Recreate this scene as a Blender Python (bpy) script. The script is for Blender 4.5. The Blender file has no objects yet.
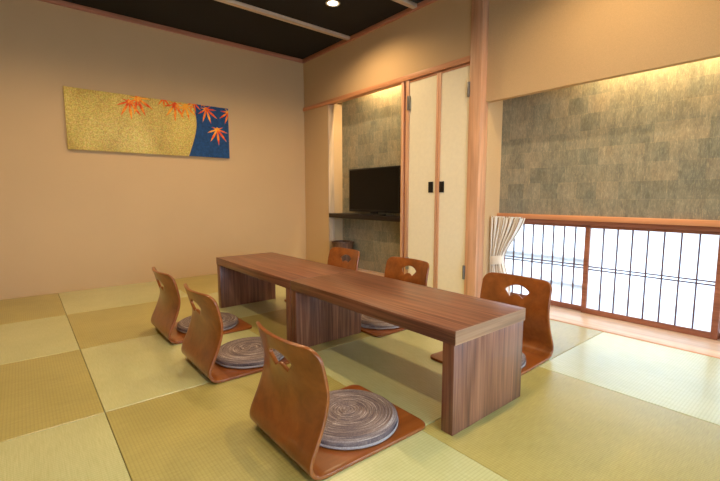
import bpy, bmesh, math, random
from mathutils import Vector, Matrix
random.seed(7)
scene = bpy.context.scene
col = scene.collection

# ------------------------------------------------------------------ camera
F, YAW, PITCH, ROLL = 409.97, 0.8811, 0.1073, -0.001
CAM = Vector((4.3325, -2.7044, 0.8253))
fwd = Vector((-math.sin(YAW)*math.cos(PITCH), math.cos(YAW)*math.cos(PITCH), -math.sin(PITCH)))
rgt0 = Vector((math.cos(YAW), math.sin(YAW), 0)); up0 = rgt0.cross(fwd)
rgt = rgt0*math.cos(ROLL) + up0*math.sin(ROLL); upv = up0*math.cos(ROLL) - rgt0*math.sin(ROLL)
cam = bpy.data.cameras.new('camera'); camo = bpy.data.objects.new('camera', cam); col.objects.link(camo)
m3 = Matrix((rgt, upv, -fwd)).transposed()
camo.matrix_world = Matrix.Translation(CAM) @ m3.to_4x4()
cam.sensor_width = 36; cam.lens = 36*F/720; cam.clip_start = 0.02
scene.camera = camo

def px(u, v, axis, val):
    """direction of a photo pixel met with the plane axis = val"""
    r = rgt*((u-360)/F) + upv*(-(v-240.5)/F) + fwd
    return CAM + r*((val-CAM[axis])/r[axis])

# ------------------------------------------------------------------ world, exposure
w = bpy.data.worlds.new('daylight'); scene.world = w; w.use_nodes = True
bg = w.node_tree.nodes['Background']
bg.inputs[0].default_value = (0.58, 0.78, 1.0, 1); bg.inputs[1].default_value = 6.0
scene.view_settings.view_transform = 'Standard'; scene.view_settings.look = 'None'
scene.view_settings.exposure = 0.38; scene.view_settings.gamma = 1
scene.view_settings.use_curve_mapping = False
LAMP_W = 43.0; LAMP_COL = (1.0, 0.72, 0.40)

# ------------------------------------------------------------------ helpers
def lin(c):
    return tuple(((x/255)/12.92 if x/255 <= .04045 else ((x/255+.055)/1.055)**2.4) for x in c) + (1,)

def new_mat(name, rough=.5, spec=.5):
    m = bpy.data.materials.new(name); m.use_nodes = True
    nt = m.node_tree; b = nt.nodes['Principled BSDF']
    b.inputs['Roughness'].default_value = rough
    b.inputs['Specular IOR Level'].default_value = spec
    return m, nt, b

def coords(nt, scale, rnd=True, rot=(0,0,0)):
    tc = nt.nodes.new('ShaderNodeTexCoord'); mp = nt.nodes.new('ShaderNodeMapping')
    mp.inputs['Scale'].default_value = scale; mp.inputs['Rotation'].default_value = rot
    if rnd:
        oi = nt.nodes.new('ShaderNodeObjectInfo'); ml = nt.nodes.new('ShaderNodeVectorMath'); ml.operation = 'MULTIPLY_ADD'
        cx = nt.nodes.new('ShaderNodeCombineXYZ')
        for i in range(3): nt.links.new(oi.outputs['Random'], cx.inputs[i])
        ml.inputs[1].default_value = (7.3, 5.1, 9.7)
        nt.links.new(cx.outputs[0], ml.inputs[0]); nt.links.new(tc.outputs['Object'], ml.inputs[2])
        nt.links.new(ml.outputs[0], mp.inputs['Vector'])
    else:
        nt.links.new(tc.outputs['Object'], mp.inputs['Vector'])
    return mp.outputs[0]

def noise(nt, vec, scale=1, detail=4, rough=.55, dist=0):
    n = nt.nodes.new('ShaderNodeTexNoise')
    n.inputs['Scale'].default_value = scale; n.inputs['Detail'].default_value = detail
    n.inputs['Roughness'].default_value = rough; n.inputs['Distortion'].default_value = dist
    nt.links.new(vec, n.inputs['Vector']); return n.outputs['Fac']

def ramp(nt, fac, stops):
    r = nt.nodes.new('ShaderNodeValToRGB'); e = r.color_ramp.elements
    e[0].position, e[0].color = stops[0][0], lin(stops[0][1]); e[1].position, e[1].color = stops[-1][0], lin(stops[-1][1])
    for p, c in stops[1:-1]:
        k = e.new(p); k.color = lin(c)
    nt.links.new(fac, r.inputs[0]); return r.outputs[0]

def mix(nt, a, b, fac, mode='MIX'):
    x = nt.nodes.new('ShaderNodeMix'); x.data_type = 'RGBA'; x.blend_type = mode
    for s, v in ((x.inputs['Factor'], fac), (x.inputs[6], a), (x.inputs[7], b)):
        if hasattr(v, 'links') or hasattr(v, 'is_output'): nt.links.new(v, s)
        else: s.default_value = v
    return x.outputs[2]

def bump(nt, b, fac, strength=.2, dist=.002):
    n = nt.nodes.new('ShaderNodeBump'); n.inputs['Strength'].default_value = strength; n.inputs['Distance'].default_value = dist
    nt.links.new(fac, n.inputs['Height']); nt.links.new(n.outputs[0], b.inputs['Normal'])

def plain(name, c, rough=.5, spec=.5, var=0.0, vs=40, metal=0):
    m, nt, b = new_mat(name, rough, spec); b.inputs['Metallic'].default_value = metal
    v = coords(nt, (vs, vs, vs))
    lo = tuple(max(0, x*(1-var)) for x in c); hi = tuple(min(255, x*(1+var)) for x in c)
    nt.links.new(ramp(nt, noise(nt, v), [(.3, lo), (.7, hi)]), b.inputs['Base Color'])
    return m

def wood(name, dark, mid, light, axis, rough=.35, freq=55, stretch=.045, spec=.4, contrast=(.32, .5, .68), coat=0):
    m, nt, b = new_mat(name, rough, spec)
    sc = [freq]*3; sc[axis] = freq*stretch
    v = coords(nt, tuple(sc))
    f1 = noise(nt, v, 1, 5, .6, .6)
    sc2 = [freq*.22]*3; sc2[axis] = freq*.012
    f2 = noise(nt, coords(nt, tuple(sc2)), 1, 3, .5, 1.2)
    c1 = ramp(nt, f1, [(contrast[0], dark), (contrast[1], mid), (contrast[2], light)])
    c2 = ramp(nt, f2, [(.3, (205, 205, 205)), (.7, (255, 255, 255))])
    nt.links.new(mix(nt, c1, c2, 1.0, 'MULTIPLY'), b.inputs['Base Color'])
    bump(nt, b, f1, .08, .001)
    b.inputs['Coat Weight'].default_value = coat; b.inputs['Coat Roughness'].default_value = .15
    return m

def obj(name, bm, mat, parent=None, loc=(0,0,0), rot=(0,0,0), smooth=None):
    me = bpy.data.meshes.new(name)
    bmesh.ops.recalc_face_normals(bm, faces=bm.faces)
    bm.to_mesh(me); bm.free()
    return link(name, me, mat, parent, loc, rot, smooth)

def link(name, me, mat, parent=None, loc=(0,0,0), rot=(0,0,0), smooth=None):
    if mat is not None and not me.materials: me.materials.append(mat)
    if smooth is not None:
        me.shade_smooth(); me.set_sharp_from_angle(angle=math.radians(smooth))
    o = bpy.data.objects.new(name, me); col.objects.link(o)
    o.parent = parent; o.location = loc; o.rotation_euler = rot
    return o

def empty(name, loc=(0,0,0), rotz=0):
    o = bpy.data.objects.new(name, None); col.objects.link(o); o.empty_display_size = .1
    o.location = loc; o.rotation_euler = (0, 0, rotz); return o

def tag(o, label, cat, group=None, kind=None):
    o['label'] = label; o['category'] = cat
    if group: o['group'] = group
    if kind: o['kind'] = kind
    return o

def box(bm, x0, x1, y0, y1, z0, z1, bev=0):
    r = bmesh.ops.create_cube(bm, size=1)
    vs = r['verts']
    for v in vs:
        v.co = Vector((x0+(x1-x0)*(v.co.x+.5), y0+(y1-y0)*(v.co.y+.5), z0+(z1-z0)*(v.co.z+.5)))
    if bev:
        es = list({e for v in vs for e in v.link_edges})
        bmesh.ops.bevel(bm, geom=es, offset=bev, segments=2, affect='EDGES', profile=.5)
    return bm

def bx(name, x0, x1, y0, y1, z0, z1, mat, parent=None, bev=0, loc=(0,0,0)):
    return obj(name, box(bmesh.new(), x0, x1, y0, y1, z0, z1, bev), mat, parent, loc, smooth=(40 if bev else None))

def boxes(name, lst, mat, parent=None, bev=0):
    bm = bmesh.new()
    for b in lst: box(bm, *b, bev)
    return obj(name, bm, mat, parent)

def lathe(bm, prof, n=32, cx=0, cy=0):
    """revolve (r, z) list about z; closes at r = 0"""
    rings = []
    for r, z in prof:
        if r < 1e-6: rings.append([bm.verts.new((cx, cy, z))])
        else: rings.append([bm.verts.new((cx+r*math.cos(2*math.pi*k/n), cy+r*math.sin(2*math.pi*k/n), z)) for k in range(n)])
    for a, b in zip(rings, rings[1:]):
        for k in range(n):
            k2 = (k+1) % n
            if len(a) == 1: bm.faces.new((a[0], b[k], b[k2]))
            elif len(b) == 1: bm.faces.new((a[k], b[0], a[k2]))
            else: bm.faces.new((a[k], b[k], b[k2], a[k2]))
    return bm

def prism(bm, pts, depth_axis, d0, d1):
    """extrude polygon pts (2D) along an axis; 2D axes are the other two in order"""
    def P(a, b, d):
        l = [a, b]; l.insert(depth_axis, d); return bm.verts.new(l)
    A = [P(a, b, d0) for a, b in pts]; B = [P(a, b, d1) for a, b in pts]
    n = len(pts)
    for k in range(n):
        bm.faces.new((A[k], A[(k+1) % n], B[(k+1) % n], B[k]))
    f1 = bm.faces.new(A); f2 = bm.faces.new(B)
    bmesh.ops.triangulate(bm, faces=[f1, f2], ngon_method='EAR_CLIP')
    return bm

def tube(bm, pts, r, n=8):
    rings = []
    for i, p in enumerate(pts):
        p = Vector(p); t = (Vector(pts[min(i+1, len(pts)-1)]) - Vector(pts[max(i-1, 0)])).normalized()
        a = t.cross(Vector((0, 0, 1)));
        if a.length < 1e-3: a = t.cross(Vector((1, 0, 0)))
        a.normalize(); b = t.cross(a)
        rings.append([bm.verts.new(p + a*r*math.cos(2*math.pi*k/n) + b*r*math.sin(2*math.pi*k/n)) for k in range(n)])
    for A, B in zip(rings, rings[1:]):
        for k in range(n): bm.faces.new((A[k], A[(k+1) % n], B[(k+1) % n], B[k]))
    bm.faces.new(rings[0]); bm.faces.new(rings[-1]); return bm

# ------------------------------------------------------------------ materials
def plaster(name, c):
    m, nt, b = new_mat(name, .9, .2)
    f = noise(nt, coords(nt, (260, 260, 260), False), 1, 3)
    g = noise(nt, coords(nt, (1.3, 1.3, 1.3), False), 1, 2)
    c1 = ramp(nt, f, [(.3, tuple(x*.965 for x in c)), (.7, tuple(min(255, x*1.02) for x in c))])
    c2 = ramp(nt, g, [(.3, (248, 248, 248)), (.7, (255, 255, 255))])
    nt.links.new(mix(nt, c1, c2, 1.0, 'MULTIPLY'), b.inputs['Base Color']); bump(nt, b, f, .15, .001)
    return m

def wallpaper():
    m, nt, b = new_mat('patchwork_wallpaper', .75, .25)
    v = coords(nt, (1, 1, 1), False, (math.radians(90), 0, 0))
    br = nt.nodes.new('ShaderNodeTexBrick'); nt.links.new(v, br.inputs['Vector'])
    br.inputs['Scale'].default_value = 1; br.inputs['Brick Width'].default_value = .13; br.inputs['Row Height'].default_value = .115
    br.inputs['Mortar Size'].default_value = .0012; br.inputs['Mortar Smooth'].default_value = .6
    br.inputs['Color1'].default_value = (0, 0, 0, 1); br.inputs['Color2'].default_value = (1, 1, 1, 1); br.inputs['Mortar'].default_value = (1.6, 1.6, 1.6, 1)
    br.inputs['Bias'].default_value = 0; br.offset = .37; br.offset_frequency = 2
    base = ramp(nt, br.outputs['Color'], [(0, (206, 205, 197)), (.5, (213, 211, 202)), (1, (220, 216, 206))])
    st = noise(nt, coords(nt, (150, 150, 40), False), 1, 5, .75, .8)
    cl = noise(nt, coords(nt, (26, 26, 9), False), 1, 4, .6, .5)
    bg_ = noise(nt, coords(nt, (7, 7, 7), False), 1, 3, .5)
    c1 = mix(nt, base, ramp(nt, st, [(.35, (84, 86, 82)), (.5, (126, 126, 124)), (.66, (182, 178, 168))]), .8, 'OVERLAY')
    c2 = mix(nt, c1, ramp(nt, cl, [(.35, (96, 100, 96)), (.65, (160, 154, 140))]), .55, 'OVERLAY')
    c3 = mix(nt, c2, ramp(nt, bg_, [(.35, (122, 128, 130)), (.65, (136, 128, 118))]), .5, 'OVERLAY')
    nt.links.new(c3, b.inputs['Base Color']); bump(nt, b, st, .25, .001)
    return m

def tatami_mat_material(name, lo, hi, axis, gloss):
    m, nt, b = new_mat(name, .42, .6)
    wv = nt.nodes.new('ShaderNodeTexWave'); wv.wave_type = 'BANDS'; wv.bands_direction = 'XY'[axis]
    nt.links.new(coords(nt, (1, 1, 1), False), wv.inputs['Vector'])
    wv.inputs['Scale'].default_value = 28; wv.inputs['Distortion'].default_value = .15; wv.inputs['Detail'].default_value = 1
    sc = [18, 18, 18]; sc[axis] = 420
    sc2 = [420, 420, 18]; sc2[axis] = 18
    f = noise(nt, coords(nt, tuple(sc2)), 1, 3, .6)
    g = noise(nt, coords(nt, (3, 3, 3)), 1, 3, .5)
    c = ramp(nt, f, [(.25, lo), (.75, hi)])
    c = mix(nt, c, ramp(nt, wv.outputs['Fac'], [(0, (226, 224, 218)), (.5, (255, 255, 255))]), .45, 'MULTIPLY')
    c = mix(nt, c, ramp(nt, g, [(.3, (238, 240, 236)), (.7, (255, 255, 255))]), 1.0, 'MULTIPLY')
    nt.links.new(c, b.inputs['Base Color'])
    bump(nt, b, wv.outputs['Fac'], .18, .001)
    b.inputs['Coat Weight'].default_value = gloss; b.inputs['Coat Roughness'].default_value = .26
    return m

M = {}
M['plaster'] = plaster('beige_plaster', (208, 176, 134))
M['wallpaper'] = wallpaper()
M['ceiling'] = plain('black_ceiling', (36, 34, 36), .8, .2, .06, 120)
M['batten'] = wood('pale_batten', (216, 194, 172), (230, 208, 188), (240, 220, 202), 1, .5)
M['pale_z'] = wood('pale_upright', (206, 178, 146), (220, 192, 160), (230, 204, 174), 2, .5, contrast=(.2, .5, .8))
M['trim_x'] = wood('hinoki_x', (214, 144, 100), (226, 158, 112), (236, 170, 126), 0, .45, 50, contrast=(.25, .5, .75))
M['trim_y'] = wood('hinoki_y', (214, 144, 100), (226, 158, 112), (236, 170, 126), 1, .45, 50, contrast=(.25, .5, .75))
M['trim_z'] = wood('hinoki_z', (222, 164, 124), (234, 178, 138), (242, 190, 152), 2, .45, 50, contrast=(.25, .5, .75))
M['crown_x'] = wood('crown_wood_x', (182, 118, 88), (198, 132, 102), (208, 144, 114), 0, .5)
M['crown_y'] = wood('crown_wood_y', (182, 118, 88), (198, 132, 102), (208, 144, 114), 1, .5)
M['sill'] = wood('pale_sill', (226, 190, 160), (236, 204, 176), (242, 214, 190), 0, .3, 40, spec=.5)
M['shoji_wood'] = wood('shoji_wood', (156, 96, 70), (172, 110, 84), (186, 124, 96), 0, .5)
M['muntin'] = plain('muntin_wood', (96, 64, 66), .6, .3, .06)
M['tatami_sheen_light'] = tatami_mat_material('tatami_sheen_light', (190, 191, 128), (213, 212, 156), 0, 1.0)  # same straw in both; the weave sheen is put into the two colours
M['tatami_sheen_dark'] = tatami_mat_material('tatami_sheen_dark', (168, 155, 82), (193, 179, 104), 1, .6)
M['walnut_x'] = wood('walnut_x', (96, 57, 39), (134, 84, 60), (160, 108, 80), 0, .36, 60, .035, coat=.15)
M['walnut_y'] = wood('walnut_y', (140, 100, 68), (164, 120, 86), (182, 138, 102), 1, .36, 60, .035, coat=.15)
M['walnut_z'] = wood('walnut_z', (98, 58, 40), (136, 86, 60), (162, 110, 80), 2, .36, 60, .035, coat=.15)
M['ply'] = wood('orange_lacquered_ply', (132, 67, 23), (151, 82, 31), (167, 96, 42), 1, .28, 26, .12, coat=.35, contrast=(.2, .5, .8))
M['door'] = plain('cream_paper_panel', (240, 230, 202), .8, .2, .012, 30)
M['black'] = plain('black_plastic', (16, 15, 16), .35, .4, .05)
M['screen'] = plain('black_screen', (9, 8, 8), .35, .2, .02)
M['shelf'] = wood('black_brown_shelf', (22, 14, 12), (28, 18, 16), (34, 23, 20), 0, .4)
M['steel'] = plain('hinge_steel', (150, 148, 146), .4, .5, .04, metal=1)
M['bin'] = wood('dark_bin_wood', (80, 56, 44), (104, 76, 60), (124, 92, 74), 2, .5, 40)
M['white_metal'] = plain('white_metal', (225, 222, 215), .5, .4, .02)
M['grey_metal'] = plain('grey_aluminium', (150, 154, 164), .5, .4, .03)
M['concrete'] = plain('pale_concrete', (190, 190, 186), .9, .2, .05, 6)

def paper():
    m = bpy.data.materials.new('shoji_paper'); m.use_nodes = True; nt = m.node_tree
    b = nt.nodes['Principled BSDF']; out = nt.nodes['Material Output']
    b.inputs['Roughness'].default_value = .7
    f = noise(nt, coords(nt, (60, 60, 60)), 1, 4)
    c = ramp(nt, f, [(.3, (238, 240, 242)), (.7, (248, 249, 250))])
    nt.links.new(c, b.inputs['Base Color'])
    t = nt.nodes.new('ShaderNodeBsdfTranslucent'); nt.links.new(c, t.inputs['Color'])
    x = nt.nodes.new('ShaderNodeMixShader'); x.inputs[0].default_value = .62
    nt.links.new(b.outputs[0], x.inputs[1]); nt.links.new(t.outputs[0], x.inputs[2]); nt.links.new(x.outputs[0], out.inputs['Surface'])
    return m
M['paper'] = paper()
def clear_glass():
    m = bpy.data.materials.new('clear_glass'); m.use_nodes = True; nt = m.node_tree
    out = nt.nodes['Material Output']; nt.nodes.remove(nt.nodes['Principled BSDF'])
    t = nt.nodes.new('ShaderNodeBsdfTransparent'); g = nt.nodes.new('ShaderNodeBsdfGlossy'); g.inputs['Roughness'].default_value = .02
    f = nt.nodes.new('ShaderNodeFresnel'); f.inputs['IOR'].default_value = 1.3
    x = nt.nodes.new('ShaderNodeMixShader'); nt.links.new(f.outputs[0], x.inputs[0]); nt.links.new(t.outputs[0], x.inputs[1]); nt.links.new(g.outputs[0], x.inputs[2])
    nt.links.new(x.outputs[0], out.inputs['Surface']); return m
M['glass'] = clear_glass()

def glow(name, c, s):
    m = bpy.data.materials.new(name); m.use_nodes = True; nt = m.node_tree
    b = nt.nodes['Principled BSDF']; b.inputs['Base Color'].default_value = (.9, .85, .75, 1)
    b.inputs['Emission Color'].default_value = (*c, 1); b.inputs['Emission Strength'].default_value = s
    return m
M['lens'] = glow('lamp_lens', (1, .85, .6), 14)
M['led'] = glow('led_strip', (1, .74, .32), 26)

# ------------------------------------------------------------------ room shell
RX, RY, RZ = 5.1, -4.209, 2.43
S = .85; YS = [0.0, -.809, -1.659, -2.509, -3.359, -4.209]
def struct(o, label, cat): return tag(o, label, cat, kind='structure')

fl = bx('floor', -.1, RX+.1, RY-.1, .0, -.12, -.03, M['concrete'])
struct(fl, 'tatami floor of square borderless straw mats in a checkerboard', 'floor')
def mat_mesh(sx, sy, m):
    bm = box(bmesh.new(), -sx/2+.0008, sx/2-.0008, -sy/2+.0008, sy/2-.0008, -.03, 0)
    es = [e for e in bm.edges if all(abs(v.co.z) < 1e-6 for v in e.verts)]
    bmesh.ops.bevel(bm, geom=es, offset=.003, segments=2, affect='EDGES', profile=.5)
    me = bpy.data.meshes.new('tatami_mat'); bm.to_mesh(me); bm.free(); me.materials.append(m)
    return me
cache = {}
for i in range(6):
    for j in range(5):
        # pale and dark base colours stand in for the sheen of alternating weave
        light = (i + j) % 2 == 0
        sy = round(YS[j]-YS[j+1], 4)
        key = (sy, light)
        if key not in cache: cache[key] = mat_mesh(S, sy, M['tatami_sheen_light' if light else 'tatami_sheen_dark'])
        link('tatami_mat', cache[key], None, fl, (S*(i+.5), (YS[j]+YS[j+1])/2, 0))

ZK0, ZK1 = 1.838, 1.880            # lintel rail
XA0, XA1, YA = .49, 1.645, .20     # TV alcove
XP0, XP1 = 2.375, 2.478            # big post
YH = .06                           # hanging wall face over the window recess
ZH = 1.533
YB = .29                           # window recess back wall
P = M['plaster']
struct(bx('wall_left', -.12, 0, RY-.1, .5, -.1, 2.6, P), 'plain beige plaster wall carrying the gold maple leaf panel', 'wall')
WY0, WY1, WZ0, WZ1 = -3.06, -.30, .02, 1.70   # opening added in the unseen end wall to let in fill daylight
struct(boxes('wall_right', [(RX, RX+.12, RY-.1, WY0, -.1, 2.6), (RX, RX+.12, WY1, .5, -.1, 2.6),
                            (RX, RX+.12, WY0, WY1, -.1, WZ0), (RX, RX+.12, WY0, WY1, WZ1, 2.6)], P), 'beige plaster wall at the end of the room with an added daylight opening', 'wall')
struct(bx('wall_front', -.12, RX+.12, RY-.12, RY, -.1, 2.6, P), 'plain beige plaster wall facing the television alcove', 'wall')
struct(boxes('wall_back', [
    (0, XA0, 0, .5, -.03, ZK1), (0, XA0, .09, .5, ZK1-.02, 2.25),
    (0, XP0+.01, 0, .10, ZK1-.02, 2.6),
    (XP1-.02, RX, YH, YH+.05, ZH, 2.6),
    (XP0+.02, XP1, .09, .5, -.03, 2.6)], P), 'beige plaster wall above the lintel rail, closet and window recess', 'wall')
struct(boxes('wall_alcove', [(XA0-.01, XA1+.02, YA, YA+.06, -.03, 2.3)], M['wallpaper']),
       'grey green patchwork papered wall behind the television', 'wall')
struct(boxes('wall_recess', [(XP1-.01, RX, YB, YB+.08, .690, 2.1)], M['wallpaper']),
       'grey green patchwork papered wall above the low paper window', 'wall')
struct(bx('ceiling', -.1, RX+.1, RY-.1, .1, RZ, RZ+.1, M['ceiling']), 'black board ceiling crossed by pale battens', 'ceiling')
# closed tops of alcove and recess, closet partition
struct(boxes('wall_side', [(XA1, XA1+.03, .012, YA+.05, 0, 2.2), (XA1, XP0+.05, .25, .30, 0, 2.2), (XA0-.02, XA1+.03, .10, .3, 2.12, 2.2),
                           (XP1-.02, RX, YH+.04, YB+.05, 1.78, 1.84)], P), 'plaster sides and tops of the alcove and recess', 'wall')

for k, x in enumerate((.905, 1.815, 2.725, 3.635, 4.545)):
    o = bx('trim_%d' % (k+1), x-.024, x+.024, RY, 0, RZ-.028, RZ+.001, M['batten'], bev=.002)
    struct(o, 'pale wooden ceiling batten running across the black ceiling', 'batten'); o['group'] = 'ceiling battens'
n = 6
def trim(lab, cat, *b, m='trim_x', bev=.002):
    global n
    o = bx('trim_%d' % n, *b, M[m], bev=bev); n += 1
    return struct(o, lab, cat)
trim('reddish crown moulding along the plain maple panel wall', 'moulding', 0, .025, RY, 0, RZ-.038, RZ+.001, m='crown_y')
trim('reddish crown moulding along the television wall', 'moulding', 0, XP0, -.025, 0, RZ-.038, RZ+.001, m='crown_x')
trim('reddish crown moulding above the window recess', 'moulding', XP1, RX, YH-.025, YH, RZ-.038, RZ+.001, m='crown_x')
trim('pink brown wooden lintel rail over alcove and closet doors', 'lintel', 0, XP0, -.018, .06, ZK0, ZK1)
trim('thick pink brown wooden post between closet and window', 'post', XP0, XP1, -.012, .09, 0, RZ, m='trim_z', bev=.004)
trim('slim wooden jamb at the closet side of the alcove', 'jamb', 1.647, 1.676, -.008, .03, 0, ZK0, m='trim_z')
trim('wooden door frame upright with closet hinge', 'jamb', 1.702, 1.738, -.008, .03, 0, ZK0, m='trim_z')
trim('dark gap strip between alcove jamb and closet frame', 'strip', 1.676, 1.702, .012, .03, 0, ZK0, m='shoji_wood', bev=0)
trim('pale wooden corner board at the open side of the alcove', 'jamb', XA0-.004, XA0+.012, 0, .075, 0, ZK0, m='pale_z')
trim('pale wooden floor board inside the television alcove', 'board', XA0, XA1+.03, .0, YA, -.03, .003, m='sill')
trim('thin pale floor edging at the foot of the alcove wallpaper', 'edging', XA0, XA1, YA-.02, YA, -.0, .02, m='sill')
trim('orange wooden head beam over the low paper window', 'beam', XP1, RX, .262, .37, .655, .690)
trim('dark wooden head track under the window beam', 'track', XP1, RX, .285, .39, .628, .655, m='shoji_wood')
trim('broad pale wooden sill board in front of the paper window', 'sill', XP1, RX, .003, .39, -.03, .004, m='sill', bev=.003)
trim('thin wooden edge strip where tatami meets the window sill', 'edging', XP1, RX, -.006, .004, -.03, .002, m='trim_x', bev=.001)

# closet doors
def closet(name, x0, x1, hx, lab, hinges):
    e = empty(name, ((x0+x1)/2, 0, 0)); struct(e, lab, 'closet door')
    c = (x0+x1)/2
    pn = bx('panel', x0-c, x1-c, .004, .024, .03, 1.822, M['door'], e)
    st = (x1-.021-c, x1-.001-c) if hx > c else (x0+.001-c, x0+.021-c)
    bx('stile', st[0], st[1], -.004, .02, .026, 1.826, M['trim_z'], e, .002)
    bx('top_rail', x0-c, x1-c, -.002, .02, 1.815, 1.832, M['trim_x'], e, .001)
    bx('bottom_rail', x0-c, x1-c, -.002, .02, .012, .034, M['trim_x'], e, .001)
    h = bx('handle', hx-.022-c, hx+.022-c, -.001, .012, .86, .945, M['black'], e, .001)
    boxes('handle_rim', [(hx-.024-c, hx+.024-c, -.003, .006, .857, .861), (hx-.024-c, hx+.024-c, -.003, .006, .944, .948),
                         (hx-.024-c, hx-.021-c, -.003, .006, .861, .944), (hx+.021-c, hx+.024-c, -.003, .006, .861, .944)], M['black'], h)
    for hxx, z0, z1 in hinges:
        g = bx('hinge', hxx-.013-c, hxx+.013-c, -.014, .004, z0, z1, M['steel'], e, .001)
        bm = bmesh.new(); tube(bm, [(hxx-c, -.016, z0), (hxx-c, -.016, z1)], .005, 10)
        obj('hinge_pin', bm, M['steel'], g, smooth=40)
closet('door_1', 1.740, 2.070, 2.000, 'cream paper closet door next to the television alcove', [(1.737, 1.58, 1.70), (1.737, .16, .27)])
closet('door_2', 2.073, 2.372, 2.116, 'cream paper closet door hinged on the thick post', [(2.370, 1.58, 1.69), (2.370, .165, .275)])

# paper window panels
def shoji(name, x0, x1, y0, nm, lab, zb=.004, zt=.640, cross=(.316, .336), end_wall=False):
    e = empty(name, (y0, (x0+x1)/2, 0) if end_wall else ((x0+x1)/2, y0, 0), -math.pi/2 if end_wall else 0); struct(e, lab, 'paper window')
    h = (x1-x0)/2; d = .024; sw = .032; zi, zo = zb+.036, zt-.034
    bx('stile', -h, -h+sw, 0, d, zb, zt, M['shoji_wood'], e, .0015); bx('stile', h-sw, h, 0, d, zb, zt, M['shoji_wood'], e, .0015)
    bx('bottom_rail', -h+sw, h-sw, 0, d, zb, zi, M['shoji_wood'], e, .0015); bx('top_rail', -h+sw, h-sw, 0, d, zo, zt, M['shoji_wood'], e, .0015)
    g = (2*(h-sw))/(nm+1)
    me = None
    for k in range(nm):
        if me is None:
            o = bx('muntin', -.0037, .0037, .003, .014, zi, zo, M['muntin'], e); me = o.data
            o.location.x = -h+sw+g*(k+1)
        else: link('muntin', me, None, e, (-h+sw+g*(k+1), 0, 0))
    me = None
    for z in cross:
        if me is None:
            o = bx('cross_muntin', -h+sw, h-sw, .004, .013, -.0038, .0038, M['muntin'], e); me = o.data; o.location.z = z
        else: link('cross_muntin', me, None, e, (0, 0, z))
    me = None
    for k in range(nm+1):                      # one sheet of paper per bay
        bm = bmesh.new(); a = g/2
        vs = [bm.verts.new((q[0]*a, 0, q[1])) for q in ((-1, zi-.004), (1, zi-.004), (1, zo+.004), (-1, zo+.004))]; bm.faces.new(vs)
        if me is None:
            o = obj('pane', bm, M['paper'], e, (-h+sw+g*(k+.5), .016, 0)); me = o.data
        else: bm.free(); link('pane', me, None, e, (-h+sw+g*(k+.5), .016, 0))
shoji('window_1', 2.470, 3.166, .350, 7, 'low paper window panel behind the tied curtain')
shoji('window_2', 3.134, 3.880, .318, 7, 'low paper window panel overlapping its neighbour, without curtain')
shoji('window_3', 3.850, 4.560, .350, 7, 'low paper window panel beyond the bare sliding panel')
shoji('window_4', 4.530, 5.100, .318, 6, 'low paper window panel against the end wall')
for k in range(3):                             # glass doors added in the unseen wall as a fill daylight source
    a, xg = WY0 + .92*k, RX + (.03 if k % 2 else .065)
    e = empty('window_%d' % (6+k), (xg, a+.46, WZ0)); struct(e, 'tall sliding glass panel added in the end wall for daylight fill', 'glass door'); e['group'] = 'glass panels added for daylight fill'
    hh = WZ1-WZ0
    for y0, y1, z0, z1, nm in ((-.46, -.42, 0, hh, 'stile'), (.42, .46, 0, hh, 'stile'), (-.42, .42, 0, .05, 'bottom_rail'), (-.42, .42, hh-.05, hh, 'top_rail')):
        bx(nm, 0, .03, y0, y1, z0, z1, M['shoji_wood'], e)
    bx('pane', .013, .017, -.42, .42, .05, hh-.05, M['glass'], e)
sash = empty('window_5', (3.8, .379, 0)); struct(sash, 'grey outer window sash rails seen dimly through the paper panels', 'window sash')
bx('rail', -1.4, -.66, 0, .03, .352, .385, M['grey_metal'], sash); bx('rail', -1.4, -.66, 0, .03, .165, .195, M['grey_metal'], sash)
bx('rail', -.66, 1.3, .012, .04, .13, .165, M['grey_metal'], sash)
bx('sill', -1.4, 1.35, .02, .09, -.04, .0, M['grey_metal'], sash)
struct(bx('ground', -6, 14, -12, 12, -.3, -.25, M['concrete']), 'pale paving outside the paper window', 'ground')

# ------------------------------------------------------------------ lamps
def downlight(x, y, label, group):
    e = empty('downlight', (x, y, RZ)); tag(e, label, 'ceiling light', group)
    bm = bmesh.new(); lathe(bm, [(.040, 0), (.060, 0), (.060, -.004), (.052, -.006), (.044, -.004), (.040, 0)], 32)
    obj('rim', bm, M['white_metal'], e, smooth=40)
    bm = bmesh.new(); lathe(bm, [(0, -.0015), (.042, -.0015), (.042, .0005), (0, .0005)], 32)
    obj('lens', bm, M['lens'], e)
    l = bpy.data.lights.new('downlight_bulb', 'SPOT'); l.energy = LAMP_W; l.color = LAMP_COL
    l.spot_size = math.radians(154); l.spot_blend = .62; l.shadow_soft_size = .03
    o = bpy.data.objects.new('bulb', l); col.objects.link(o); o.parent = e; o.location = (0, 0, -.012)
downlight(1.40, -.577, 'round recessed downlight between battens by the television wall', None)
for x, y in ((3.40, -.577), (1.40, -1.60), (3.40, -1.60), (1.40, -2.60), (3.40, -2.60)):
    downlight(x, y, 'round recessed downlight in the black ceiling above the tables', 'downlights above the tables')

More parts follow.
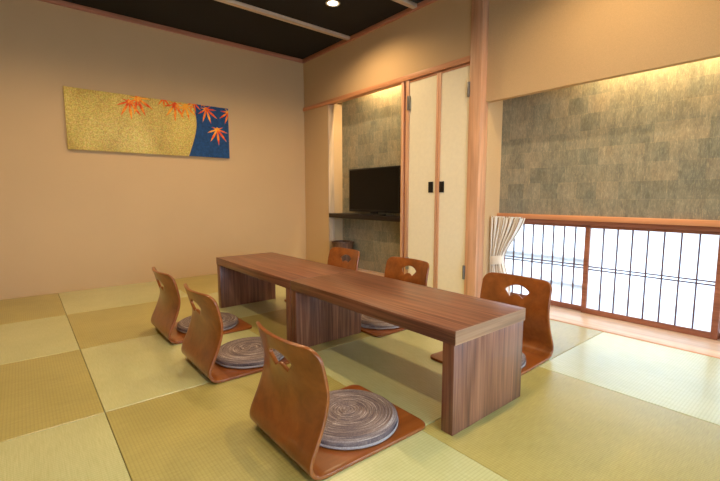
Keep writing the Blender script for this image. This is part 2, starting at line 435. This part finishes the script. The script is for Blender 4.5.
def led_bar(name, x0, x1, y, z, label, watts):
    e = empty(name, ((x0+x1)/2, y, z)); tag(e, label, 'strip light')
    h = (x1-x0)/2
    bx('housing', -h, h, -.012, .012, 0, .016, M['white_metal'], e)
    bx('diffuser', -h+.005, h-.005, -.009, .009, -.004, 0, M['led'], e)
    l = bpy.data.lights.new('led', 'AREA'); l.shape = 'RECTANGLE'; l.size = 2*h; l.size_y = .015; l.energy = watts; l.color = (1, .78, .42)
    o = bpy.data.objects.new('led', l); col.objects.link(o); o.parent = e; o.location = (0, 0, -.006)
led_bar('alcove_strip_light', 1.0, 1.6, .14, 2.10, 'warm strip light hidden above the television alcove', 12.0)
led_bar('recess_strip_light', 3.15, 3.95, .18, 1.762, 'warm strip light hidden above the window recess', 6.0)

# ------------------------------------------------------------------ low tables
TH, TT, TY0, TY1 = .3757, .0512, -1.6116, -1.1566
def low_table(x0, x1, label, band):
    c, yc = (x0+x1)/2, (TY0+TY1)/2; e = empty('low_table', (c, yc, 0)); tag(e, label, 'table')
    h, d = (x1-x0)/2, (TY1-TY0)/2
    top = bx('tabletop', -h, h, -d, d, TH-TT, TH, M['walnut_x'], e, .0015)
    for s in (-1, 1):
        if s == band: bx('edge_band', s*h-.0005, s*h+.0018, -d+.001, d-.001, TH-TT+.001, TH-.001, M['walnut_y'], top)
    bx('leg', -h+.004, -h+.054, -d+.003, d-.003, 0, TH-TT, M['walnut_z'], e, .0015)
    bx('leg', h-.054, h-.004, -d+.003, d-.003, 0, TH-TT, M['walnut_z'], e, .0015)
low_table(1.330, 2.413, 'walnut low table with slab legs beside the plain panel wall', -1)
low_table(2.415, 3.508, 'walnut low table with slab legs at the window end', 1)

# ------------------------------------------------------------------ legless chairs
W = .2
PROF = [(.492, .007), (.40, .007), (.30, .007), (.20, .007), (.12, .007), (.07, .007), (.04, .009), (.016, .019), (.003, .036), (.000, .055),
        (.006, .078), (.018, .105), (.040, .155), (.058, .21), (.063, .255), (.056, .305), (.044, .355), (.030, .397)]
def catmull(pts, n):
    out = []
    q = [pts[0]] + pts + [pts[-1]]
    for i in range(1, len(q)-2):
        for k in range(n):
            t = k/n; a, b, c, d = q[i-1], q[i], q[i+1], q[i+2]
            out.append(tuple(.5*(2*b[j] + (c[j]-a[j])*t + (2*a[j]-5*b[j]+4*c[j]-d[j])*t*t + (3*b[j]-a[j]-3*c[j]+d[j])*t**3) for j in (0, 1)))
    out.append(pts[-1]); return out
CUR = catmull(PROF, 8)
LEN = [0]
for a, b in zip(CUR, CUR[1:]): LEN.append(LEN[-1] + math.dist(a, b))
TOT = LEN[-1]
def at_s(s):
    s = max(0, min(TOT, s))
    for i in range(len(LEN)-1):
        if s <= LEN[i+1] + 1e-9:
            t = (s-LEN[i])/max(1e-9, LEN[i+1]-LEN[i]); a, b = CUR[i], CUR[i+1]
            return a[0]+(b[0]-a[0])*t, a[1]+(b[1]-a[1])*t
    return CUR[-1]
def halfw(s):
    hw = W + .011*max(0, 1-s/.44) - .004*max(0, (s-.55)/.32)
    for e, r in ((s, .035), (TOT-s, .045)):
        if e < r: hw = min(hw, hw - r + math.sqrt(max(0, r*r-(r-e)**2)))
    return hw
def surf(s, t):
    """s along the bent board from seat front to top edge, t across in -W..W"""
    y, z = at_s(s); x = t*halfw(s)/W
    k = max(0, min(1, (z-.09)/.24)); k = k*k*(3-2*k)
    y -= .040*k*(1-(x/W)**2)
    return Vector((x, y, z))
def s_of_z(z):
    lo, hi = TOT*.6, TOT
    for _ in range(40):
        mid = (lo+hi)/2
        if at_s(mid)[1] < z: lo = mid
        else: hi = mid
    return lo
MC = 20
TS = [-W + 2*W*j/MC for j in range(MC+1)]
def solid(name, bm):
    bmesh.ops.remove_doubles(bm, verts=bm.verts, dist=1e-6)
    bmesh.ops.recalc_face_normals(bm, faces=bm.faces)
    me = bpy.data.meshes.new(name); bm.to_mesh(me); bm.free()
    me.shade_smooth()
    o = bpy.data.objects.new(name, me); col.objects.link(o)
    md = o.modifiers.new('s', 'SOLIDIFY'); md.thickness = .0125; md.offset = 0
    dg = bpy.context.evaluated_depsgraph_get(); r = bpy.data.meshes.new_from_object(o.evaluated_get(dg))
    bpy.data.objects.remove(o); bpy.data.meshes.remove(me); r.name = name
    b2 = bmesh.new(); b2.from_mesh(r)       # round the rim, but not where seat and back meet
    es = [e for e in b2.edges if len(e.link_faces) == 2 and e.calc_face_angle() > math.radians(50) and not all(abs(v.co.y-.085) < 1e-3 and v.co.z < .03 for v in e.verts)]
    bmesh.ops.bevel(b2, geom=es, offset=.0022, segments=2, affect='EDGES', profile=.5); b2.to_mesh(r); b2.free()
    r.materials.clear(); r.materials.append(M['ply']); r.shade_smooth(); r.set_sharp_from_angle(angle=math.radians(48))
    return r
SCUT = .492 - .085
def grid(ss):
    bm = bmesh.new(); rows = [[bm.verts.new(surf(s, t)) for t in TS] for s in ss]
    for a, b in zip(rows, rows[1:]):
        for j in range(MC): bm.faces.new((a[j], a[j+1], b[j+1], b[j]))
    return bm
seat_me = solid('seat', grid([0, .001, .004, .009, .016, .025, .035] + [.035+(SCUT-.035)*k/12 for k in range(1, 13)]))
SA = s_of_z(.235)
bm = grid([SCUT+(SA-SCUT)*k/34 for k in range(35)])
# ring of bays around the fan-shaped grip hole
ends = [TOT-.045, TOT-.035, TOT-.025, TOT-.016, TOT-.009, TOT-.004, TOT-.001, TOT]
side = [SA+(TOT-.045-SA)*k/9 for k in range(9)] + ends
outer = [(SA, t) for t in TS] + [(s, W) for s in side[1:]] + [(TOT, t) for t in reversed(TS[:-1])] + [(s, -W) for s in reversed(side[1:-1])]
sc = s_of_z(.312)
def fan():
    # wide arc on top, straight sides drawn in, shallow arc below
    pts = []; R0, R1, a = .105, .052, math.radians(44); cz = -.068
    for k in range(25): th = a - 2*a*k/24; pts.append((cz + R0*math.cos(th), R0*math.sin(th)))
    for k in range(1, 6): u = k/6; pts.append((cz+(R0+(R1-R0)*u)*math.cos(-a), (R0+(R1-R0)*u)*math.sin(-a)))
    for k in range(13): th = -a + 2*a*k/12; pts.append((cz + R1*math.cos(th) + .004*math.cos((k-6)/12*math.pi), R1*math.sin(th)))
    for k in range(1, 6): u = k/6; pts.append((cz+(R1+(R0-R1)*u)*math.cos(a), (R1+(R0-R1)*u)*math.sin(a)))
    return [(sc + p, q) for p, q in pts]
FAN = fan()
def hit(ang):
    """fan outline point in direction ang from its middle"""
    c, s_ = math.cos(ang), math.sin(ang); best = None
    for (p0, q0), (p1, q1) in zip(FAN, FAN[1:]+FAN[:1]):
        ax, ay, bx_, by = p0-sc, q0, p1-sc, q1
        den = c*(by-ay) - s_*(bx_-ax)
        if abs(den) < 1e-12: continue
        r = (ax*(by-ay) - ay*(bx_-ax))/den; u = (ax*s_ - ay*c)/den
        u = -(c*ay - s_*ax)/den
        if r > 0 and -1e-6 <= u <= 1+1e-6 and (best is None or r > best): best = r
    return (sc + best*c, best*s_)
inner = [hit(math.atan2(t, s-sc)) for s, t in outer]
K = 7; rings = []
for k in range(K+1):
    u = k/K
    rings.append([bm.verts.new(surf(o[0]+(i[0]-o[0])*u, o[1]+(i[1]-o[1])*u)) for o, i in zip(outer, inner)])
N = len(outer)
for a, b in zip(rings, rings[1:]):
    for k in range(N): bm.faces.new((a[k], a[(k+1) % N], b[(k+1) % N], b[k]))
back_me = solid('backrest', bm)

def chair(x, y, rz, label, group):
    e = empty('legless_chair', (x, y, 0), rz); tag(e, label, 'chair', group)
    link('seat', seat_me, None, e); link('backrest', back_me, None, e)

# round woven cushion: coiled ridges
def cushion_material():
    m, nt, b = new_mat('woven_coil', .85, .2)
    tc = nt.nodes.new('ShaderNodeTexCoord'); sp = nt.nodes.new('ShaderNodeSeparateXYZ'); nt.links.new(tc.outputs['Object'], sp.inputs[0])
    ln = nt.nodes.new('ShaderNodeVectorMath'); ln.operation = 'LENGTH'
    cb = nt.nodes.new('ShaderNodeCombineXYZ'); nt.links.new(sp.outputs[0], cb.inputs[0]); nt.links.new(sp.outputs[1], cb.inputs[1]); nt.links.new(cb.outputs[0], ln.inputs[0])
    ga = nt.nodes.new('ShaderNodeMath'); ga.operation = 'ARCTAN2'; nt.links.new(sp.outputs[1], ga.inputs[0]); nt.links.new(sp.outputs[0], ga.inputs[1])
    oi = nt.nodes.new('ShaderNodeObjectInfo')
    v = nt.nodes.new('ShaderNodeCombineXYZ')
    sr = nt.nodes.new('ShaderNodeMath'); sr.operation = 'MULTIPLY'; sr.inputs[1].default_value = 300; nt.links.new(ln.outputs['Value'], sr.inputs[0])
    sa = nt.nodes.new('ShaderNodeMath'); sa.operation = 'MULTIPLY'; sa.inputs[1].default_value = .9; nt.links.new(ga.outputs[0], sa.inputs[0])
    so = nt.nodes.new('ShaderNodeMath'); so.operation = 'MULTIPLY'; so.inputs[1].default_value = 50; nt.links.new(oi.outputs['Random'], so.inputs[0])
    nt.links.new(sr.outputs[0], v.inputs[0]); nt.links.new(sa.outputs[0], v.inputs[1]); nt.links.new(so.outputs[0], v.inputs[2])
    f = noise(nt, v.outputs[0], 1, 4, .65)
    g = noise(nt, coords(nt, (380, 380, 380)), 1, 2, .5)
    c = ramp(nt, f, [(.30, (74, 64, 68)), (.45, (120, 103, 98)), (.56, (150, 130, 118)), (.70, (206, 192, 178))])
    c = mix(nt, c, ramp(nt, g, [(.35, (170, 165, 168)), (.65, (255, 255, 255))]), .7, 'MULTIPLY')
    nt.links.new(c, b.inputs['Base Color']); bump(nt, b, g, .4, .002)
    return m
M['cushion'] = cushion_material()
M['piping'] = plain('grey_lilac_binding', (152, 140, 134), .8, .2, .12, 300)
CR, CH = .180, .038
prof = [(0, CH+.004)]
nr = 15
for k in range(nr):
    for q in (.25, .5, .75, 1.0):
        r = (CR-.012)*(k+q)/nr; dome = .004*(1-(r/CR)**2)
        prof.append((r, CH - .0035 + dome + .0035*math.sin(math.pi*q)))
prof += [(CR-.005, CH-.006), (CR+.002, CH-.013), (CR+.002, .012), (CR-.006, .004), (CR-.02, 0), (0, 0)]
bm = lathe(bmesh.new(), prof, 72); cush_me = bpy.data.meshes.new('cushion'); bmesh.ops.recalc_face_normals(bm, faces=bm.faces)
bm.to_mesh(cush_me); bm.free(); cush_me.materials.append(M['cushion']); cush_me.shade_smooth()
bm = lathe(bmesh.new(), [(CR-.002, .003), (CR+.004, .004), (CR+.005, .009), (CR+.002, .013), (CR-.002, .013), (CR-.002, .003)], 72)
pipe_me = bpy.data.meshes.new('binding'); bmesh.ops.recalc_face_normals(bm, faces=bm.faces); bm.to_mesh(pipe_me); bm.free(); pipe_me.materials.append(M['piping']); pipe_me.shade_smooth()
def cushion(x, y, rz, label):
    e = empty('round_cushion', (x, y, .0135), rz); tag(e, label, 'cushion', 'round cushions on the chairs')
    link('coil_pad', cush_me, None, e); link('binding', pipe_me, None, e)

ROWF, ROWB = 'chairs with backs to the room', 'chairs with backs to the television wall'
YF, YR = -2.118, -.656
front = [(3.205, 'at the window end', 'orange bentwood legless chair, back to the room, at the window end'),
         (2.395, 'middle', 'orange bentwood legless chair, back to the room, middle of its row of three'),
         (1.765, 'panel', 'orange bentwood legless chair, back to the room, closest to the maple panel wall')]
rear = [(1.690, 'bin', 'orange bentwood legless chair across the table, in front of the waste bin'),
        (2.400, 'closet', 'orange bentwood legless chair across the table, in front of the closet doors'),
        (3.200, 'curtain', 'orange bentwood legless chair across the table, in front of the tied curtain')]
for x, k, lab in front:
    chair(x, YF, 0, lab, ROWF); cushion(x+.005, YF+.280, random.random()*6, lab.replace('orange bentwood legless chair', 'round coil cushion on the chair'))
for x, k, lab in rear:
    chair(x, YR, math.pi, lab, ROWB); cushion(x, YR-.285, random.random()*6, lab.replace('orange bentwood legless chair across the table', 'round coil cushion on the chair across the table'))

# ------------------------------------------------------------------ television corner
sh = bx('wall_shelf', XA0+.012, XA1, -.006, YA, .588, .634, M['shelf'], None, .003); tag(sh, 'dark brown shelf board carrying the black television', 'shelf')
tl, br_ = px(348.5, 169.5, 1, .07), px(398.7, 213.5, 1, .07)
tv = empty('television', ((tl.x+br_.x)/2, .09, .634)); tag(tv, 'black flat screen television on the dark alcove shelf', 'television')
hw = (br_.x-tl.x)/2; z0, z1 = .030, tl.z-.634
bx('casing', -hw, hw, -.014, .030, z0, z1, M['black'], tv, .004)
bx('screen', -hw+.014, hw-.014, -.0155, -.013, z0+.024, z1-.014, M['screen'], tv)
bx('rear_housing', -hw*.6, hw*.6, .03, .060, z0+.05, z1-.10, M['black'], tv, .008)
bx('stand_neck', -.05, .05, 0, .022, .008, z0+.05, M['black'], tv, .003)
bm = lathe(bmesh.new(), [(0, 0), (.16, 0), (.165, .004), (.16, .008), (.05, .014), (0, .014)], 40)
for v in bm.verts: v.co.y = v.co.y*.5
obj('stand_base', bm, M['black'], tv, smooth=40)
q = px(380, 213, 1, .03)
rc = bx('remote_control', -.075, .075, -.022, .022, 0, .018, M['black'], None, .004, (q.x, .022, .634)); tag(rc, 'small black remote control lying on the shelf by the television', 'remote control')
sb = empty('set_top_box', (1.60, .13, .634)); tag(sb, 'narrow black box standing behind the television edge', 'set-top box')
bx('case', -.03, .03, -.05, .05, 0, .16, M['black'], sb, .004); bx('front_panel', -.024, .024, -.052, -.049, .02, .14, M['screen'], sb)
bn = empty('waste_bin', (.690, .05, .003)); tag(bn, 'round dark wooden waste bin on the floor by the alcove', 'waste bin')
bm = lathe(bmesh.new(), [(0, 0), (.100, 0), (.104, .004), (.120, .312), (.112, .312), (.097, .010), (0, .010)], 40); obj('body', bm, M['bin'], bn, smooth=40)
bm = lathe(bmesh.new(), [(.110, .307), (.123, .307), (.125, .315), (.123, .323), (.110, .323), (.108, .315), (.110, .307)], 40); obj('rim', bm, M['bin'], bn, smooth=40)

# ------------------------------------------------------------------ maple leaf panel
def gold():
    m, nt, b = new_mat('gold_leaf', .48, .5); b.inputs['Metallic'].default_value = .1
    vo = nt.nodes.new('ShaderNodeTexVoronoi'); vo.inputs['Scale'].default_value = 75; nt.links.new(coords(nt, (1, 1, 1), False), vo.inputs['Vector'])
    f = noise(nt, coords(nt, (110, 110, 110), False), 1, 4, .65)
    g = noise(nt, coords(nt, (5, 3.5, 1.5), False), 1, 3, .5)
    c = ramp(nt, f, [(.3, (178, 146, 62)), (.5, (216, 188, 92)), (.72, (246, 226, 138))])
    c = mix(nt, c, ramp(nt, g, [(.3, (205, 190, 150)), (.7, (255, 255, 255))]), .9, 'MULTIPLY')
    c = mix(nt, c, vo.outputs['Color'], .10, 'OVERLAY')
    nt.links.new(c, b.inputs['Base Color']); bump(nt, b, f, .3, .001)
    return m
def leafmat():
    m, nt, b = new_mat('maple_red_orange', .6, .3)
    f = noise(nt, coords(nt, (16, 16, 16)), 1, 3, .6)
    nt.links.new(ramp(nt, f, [(.38, (226, 70, 22)), (.48, (244, 112, 26)), (.60, (252, 176, 52))]), b.inputs['Base Color']); return m
M['gold'] = gold(); M['leaf'] = leafmat(); M['blue'] = plain('indigo_blue', (20, 66, 116), .6, .3, .16, 45)
M['gold_line'] = plain('gold_line', (206, 176, 84), .5, .5, .1)
FX = .030
Y0, Y1, Z0, Z1 = -2.362, -.953, 1.227, 1.743
pa = empty('wall_panel', (0, (Y0+Y1)/2, Z0)); tag(pa, 'long gold and indigo art panel with red maple leaves', 'art panel')
yc = (Y0+Y1)/2
bx('canvas', .001, FX, Y0-yc, Y1-yc, 0, Z1-Z0, M['gold'], pa, .001)
def uv(u, v): p = px(u, v, 0, FX); return (p.y-yc, p.z-Z0)
HW, HT = Y1-yc, Z1-Z0
edge = catmull([uv(190.8, 101), uv(194.5, 111), uv(196.3, 123), uv(195.2, 134), uv(192, 146), uv(188.3, 157.5)], 6)
edge = [(a, max(0.0005, min(HT-.0005, b))) for a, b in edge]
def strip(name, L, R, x0, x1, m):
    """solid band between two side by side outlines"""
    bm = bmesh.new(); q = [[bm.verts.new((x, p[0], p[1])) for x in (x0, x1) for p in (l, r)] for l, r in zip(L, R)]
    for A, B in zip(q, q[1:]):
        for i, j in ((0, 1), (1, 3), (3, 2), (2, 0)): bm.faces.new((A[i], A[j], B[j], B[i]))
    for A in (q[0], q[-1]): bm.faces.new((A[0], A[1], A[3], A[2]))
    return obj(name, bm, m, pa)
edge = [p for k, p in enumerate(edge) if k == 0 or p[1] < edge[k-1][1]-1e-5]
strip('indigo_field', edge, [(HW-.0005, b) for a, b in edge], FX-.002, FX+.0012, M['blue'])
strip('gold_line', [(a-.005, b) for a, b in edge], [(a+.002, b) for a, b in edge], FX-.002, FX+.0018, M['gold_line'])
def clip(poly):
    for ax, lim, sg in ((0, HW-.001, 1), (1, HT-.001, 1)):
        out = []
        for a, b in zip(poly, poly[1:]+poly[:1]):
            ia, ib = sg*(lim-a[ax]) >= 0, sg*(lim-b[ax]) >= 0
            if ia: out.append(a)
            if ia != ib:
                t = (lim-a[ax])/(b[ax]-a[ax]); out.append((a[0]+(b[0]-a[0])*t, a[1]+(b[1]-a[1])*t))
        poly = out
        if len(poly) < 3: return None
    return poly
def leaf(u, v, size, rot, lift=0, lobes=((-112, .42), (-72, .72), (-34, .98), (0, 1.05), (34, .98), (70, .72), (108, .42))):
    c = uv(u, v); pts = []; size *= 1.15
    L = list(lobes)
    for k, (a, r) in enumerate(L):
        for da, rr in ((-11, .34), (-7, .60), (0, 1.0), (7, .60), (11, .34)):
            th = math.radians(a+da+rot); pts.append((c[0]+math.sin(th)*r*rr*size, c[1]-math.cos(th)*r*rr*size))
        if k < len(L)-1:
            th = math.radians((a+L[k+1][0])/2+rot); pts.append((c[0]+math.sin(th)*.17*size, c[1]-math.cos(th)*.17*size))
    pts.append((c[0]+math.sin(math.radians(rot+180))*.14*size, c[1]-math.cos(math.radians(rot+180))*.14*size))
    pts = clip(pts)
    if not pts: return
    bm = bmesh.new()
    m_ = (min(c[0], HW-.002), min(c[1], HT-.002)); x1 = FX+.0024+lift
    A = [bm.verts.new((FX-.001, p[0], p[1])) for p in pts]; B = [bm.verts.new((x1, p[0], p[1])) for p in pts]; o_ = bm.verts.new((x1+.0006, *m_))
    for k in range(len(pts)):
        j = (k+1) % len(pts); bm.faces.new((A[k], A[j], B[j], B[k])); bm.faces.new((B[k], B[j], o_))
    obj('maple_leaf', bm, M['leaf'], pa)
leaf(129, 101.5, .135, 5); leaf(137, 98, .140, 22, .0006); leaf(163.5, 97.5, .085, 0); leaf(175, 104.5, .135, -2)
leaf(185.2, 105.5, .120, 14, .0006); leaf(193.5, 102.5, .085, 10, .001); leaf(206, 109, .125, 18); leaf(228.5, 112.5, .110, -20); leaf(217.3, 129.5, .135, 4)
leaf(203, 101.5, .05, 10, .0012)

# ------------------------------------------------------------------ tied curtain
def curtain_material():
    m, nt, b = new_mat('striped_linen', .9, .1)
    u = nt.nodes.new('ShaderNodeUVMap'); s_ = nt.nodes.new('ShaderNodeSeparateXYZ'); nt.links.new(u.outputs[0], s_.inputs[0])
    ml = nt.nodes.new('ShaderNodeMath'); ml.operation = 'MULTIPLY'; ml.inputs[1].default_value = 22; nt.links.new(s_.outputs[0], ml.inputs[0])
    fr = nt.nodes.new('ShaderNodeMath'); fr.operation = 'FRACT'; nt.links.new(ml.outputs[0], fr.inputs[0])
    c = ramp(nt, fr.outputs[0], [(0, (248, 242, 232)), (.62, (248, 242, 232)), (.68, (190, 160, 124)), (.80, (160, 130, 104)), (.86, (246, 240, 230))])
    f = noise(nt, coords(nt, (300, 300, 300)), 1, 2)
    c = mix(nt, c, ramp(nt, f, [(.3, (236, 234, 230)), (.7, (255, 255, 255))]), 1, 'MULTIPLY')
    nt.links.new(c, b.inputs['Base Color']); return m
M['curtain'] = curtain_material(); M['tie'] = plain('tieback_cloth', (240, 234, 224), .9, .1, .02, 200)
cu = empty('curtain', (2.56, .170, .0)); tag(cu, 'short cream striped curtain tied back beside the low window', 'curtain')
bm = bmesh.new(); uvl = bm.loops.layers.uv.new('UVMap')
NP, NS, NV = 8, 12, 30; cols = NP*NS
zt, ztie, zb = .664, .325, .02
def cw(z):
    """left and right edge of the cloth, pleat depth"""
    if z > ztie:
        u = (z-ztie)/(zt-ztie); e = u*u*(3-2*u)*.5 + u*.5
        return -.062 - .006*e, .030 + .165*e, .020 + .014*e
    u = (ztie-z)/(ztie-zb); e = min(1, u*1.6)
    return -.062, .035 + .060*e, .020 + .006*e
V = []
for r in range(NV+1):
    z = zt + (zb-zt)*r/NV; a, b_, d = cw(z); row = []
    for c in range(cols+1):
        u = c/cols; ph = u*NP*2*math.pi
        row.append(bm.verts.new((a+(b_-a)*u + .006*math.sin(2*ph)*(b_-a)/.2, d*math.cos(ph) + .004*math.sin(ph*.5+z*9), z + (.006*math.sin(ph*1.0) if r == 0 else 0))))
    V.append(row)
for r in range(NV):
    for c in range(cols):
        f = bm.faces.new((V[r][c], V[r][c+1], V[r+1][c+1], V[r+1][c]))
        for lp, (uu, vv) in zip(f.loops, ((c, r), (c+1, r), (c+1, r+1), (c, r+1))): lp[uvl].uv = (uu/cols, vv/NV)
o = obj('cloth', bm, M['curtain'], cu, smooth=70)
bm = bmesh.new(); n_ = 40; rings = []
for z, g in ((-.034, 0), (-.030, .005), (.030, .005), (.034, 0)):
    rings.append([bm.verts.new((-.014+(.054+g)*math.cos(2*math.pi*k/n_), (.027+g)*math.sin(2*math.pi*k/n_), ztie+z+.010*math.cos(2*math.pi*k/n_))) for k in range(n_)])
for A, B in zip(rings, rings[1:]):
    for k in range(n_): bm.faces.new((A[k], A[(k+1) % n_], B[(k+1) % n_], B[k]))
obj('tieback', bm, M['tie'], cu, smooth=50)
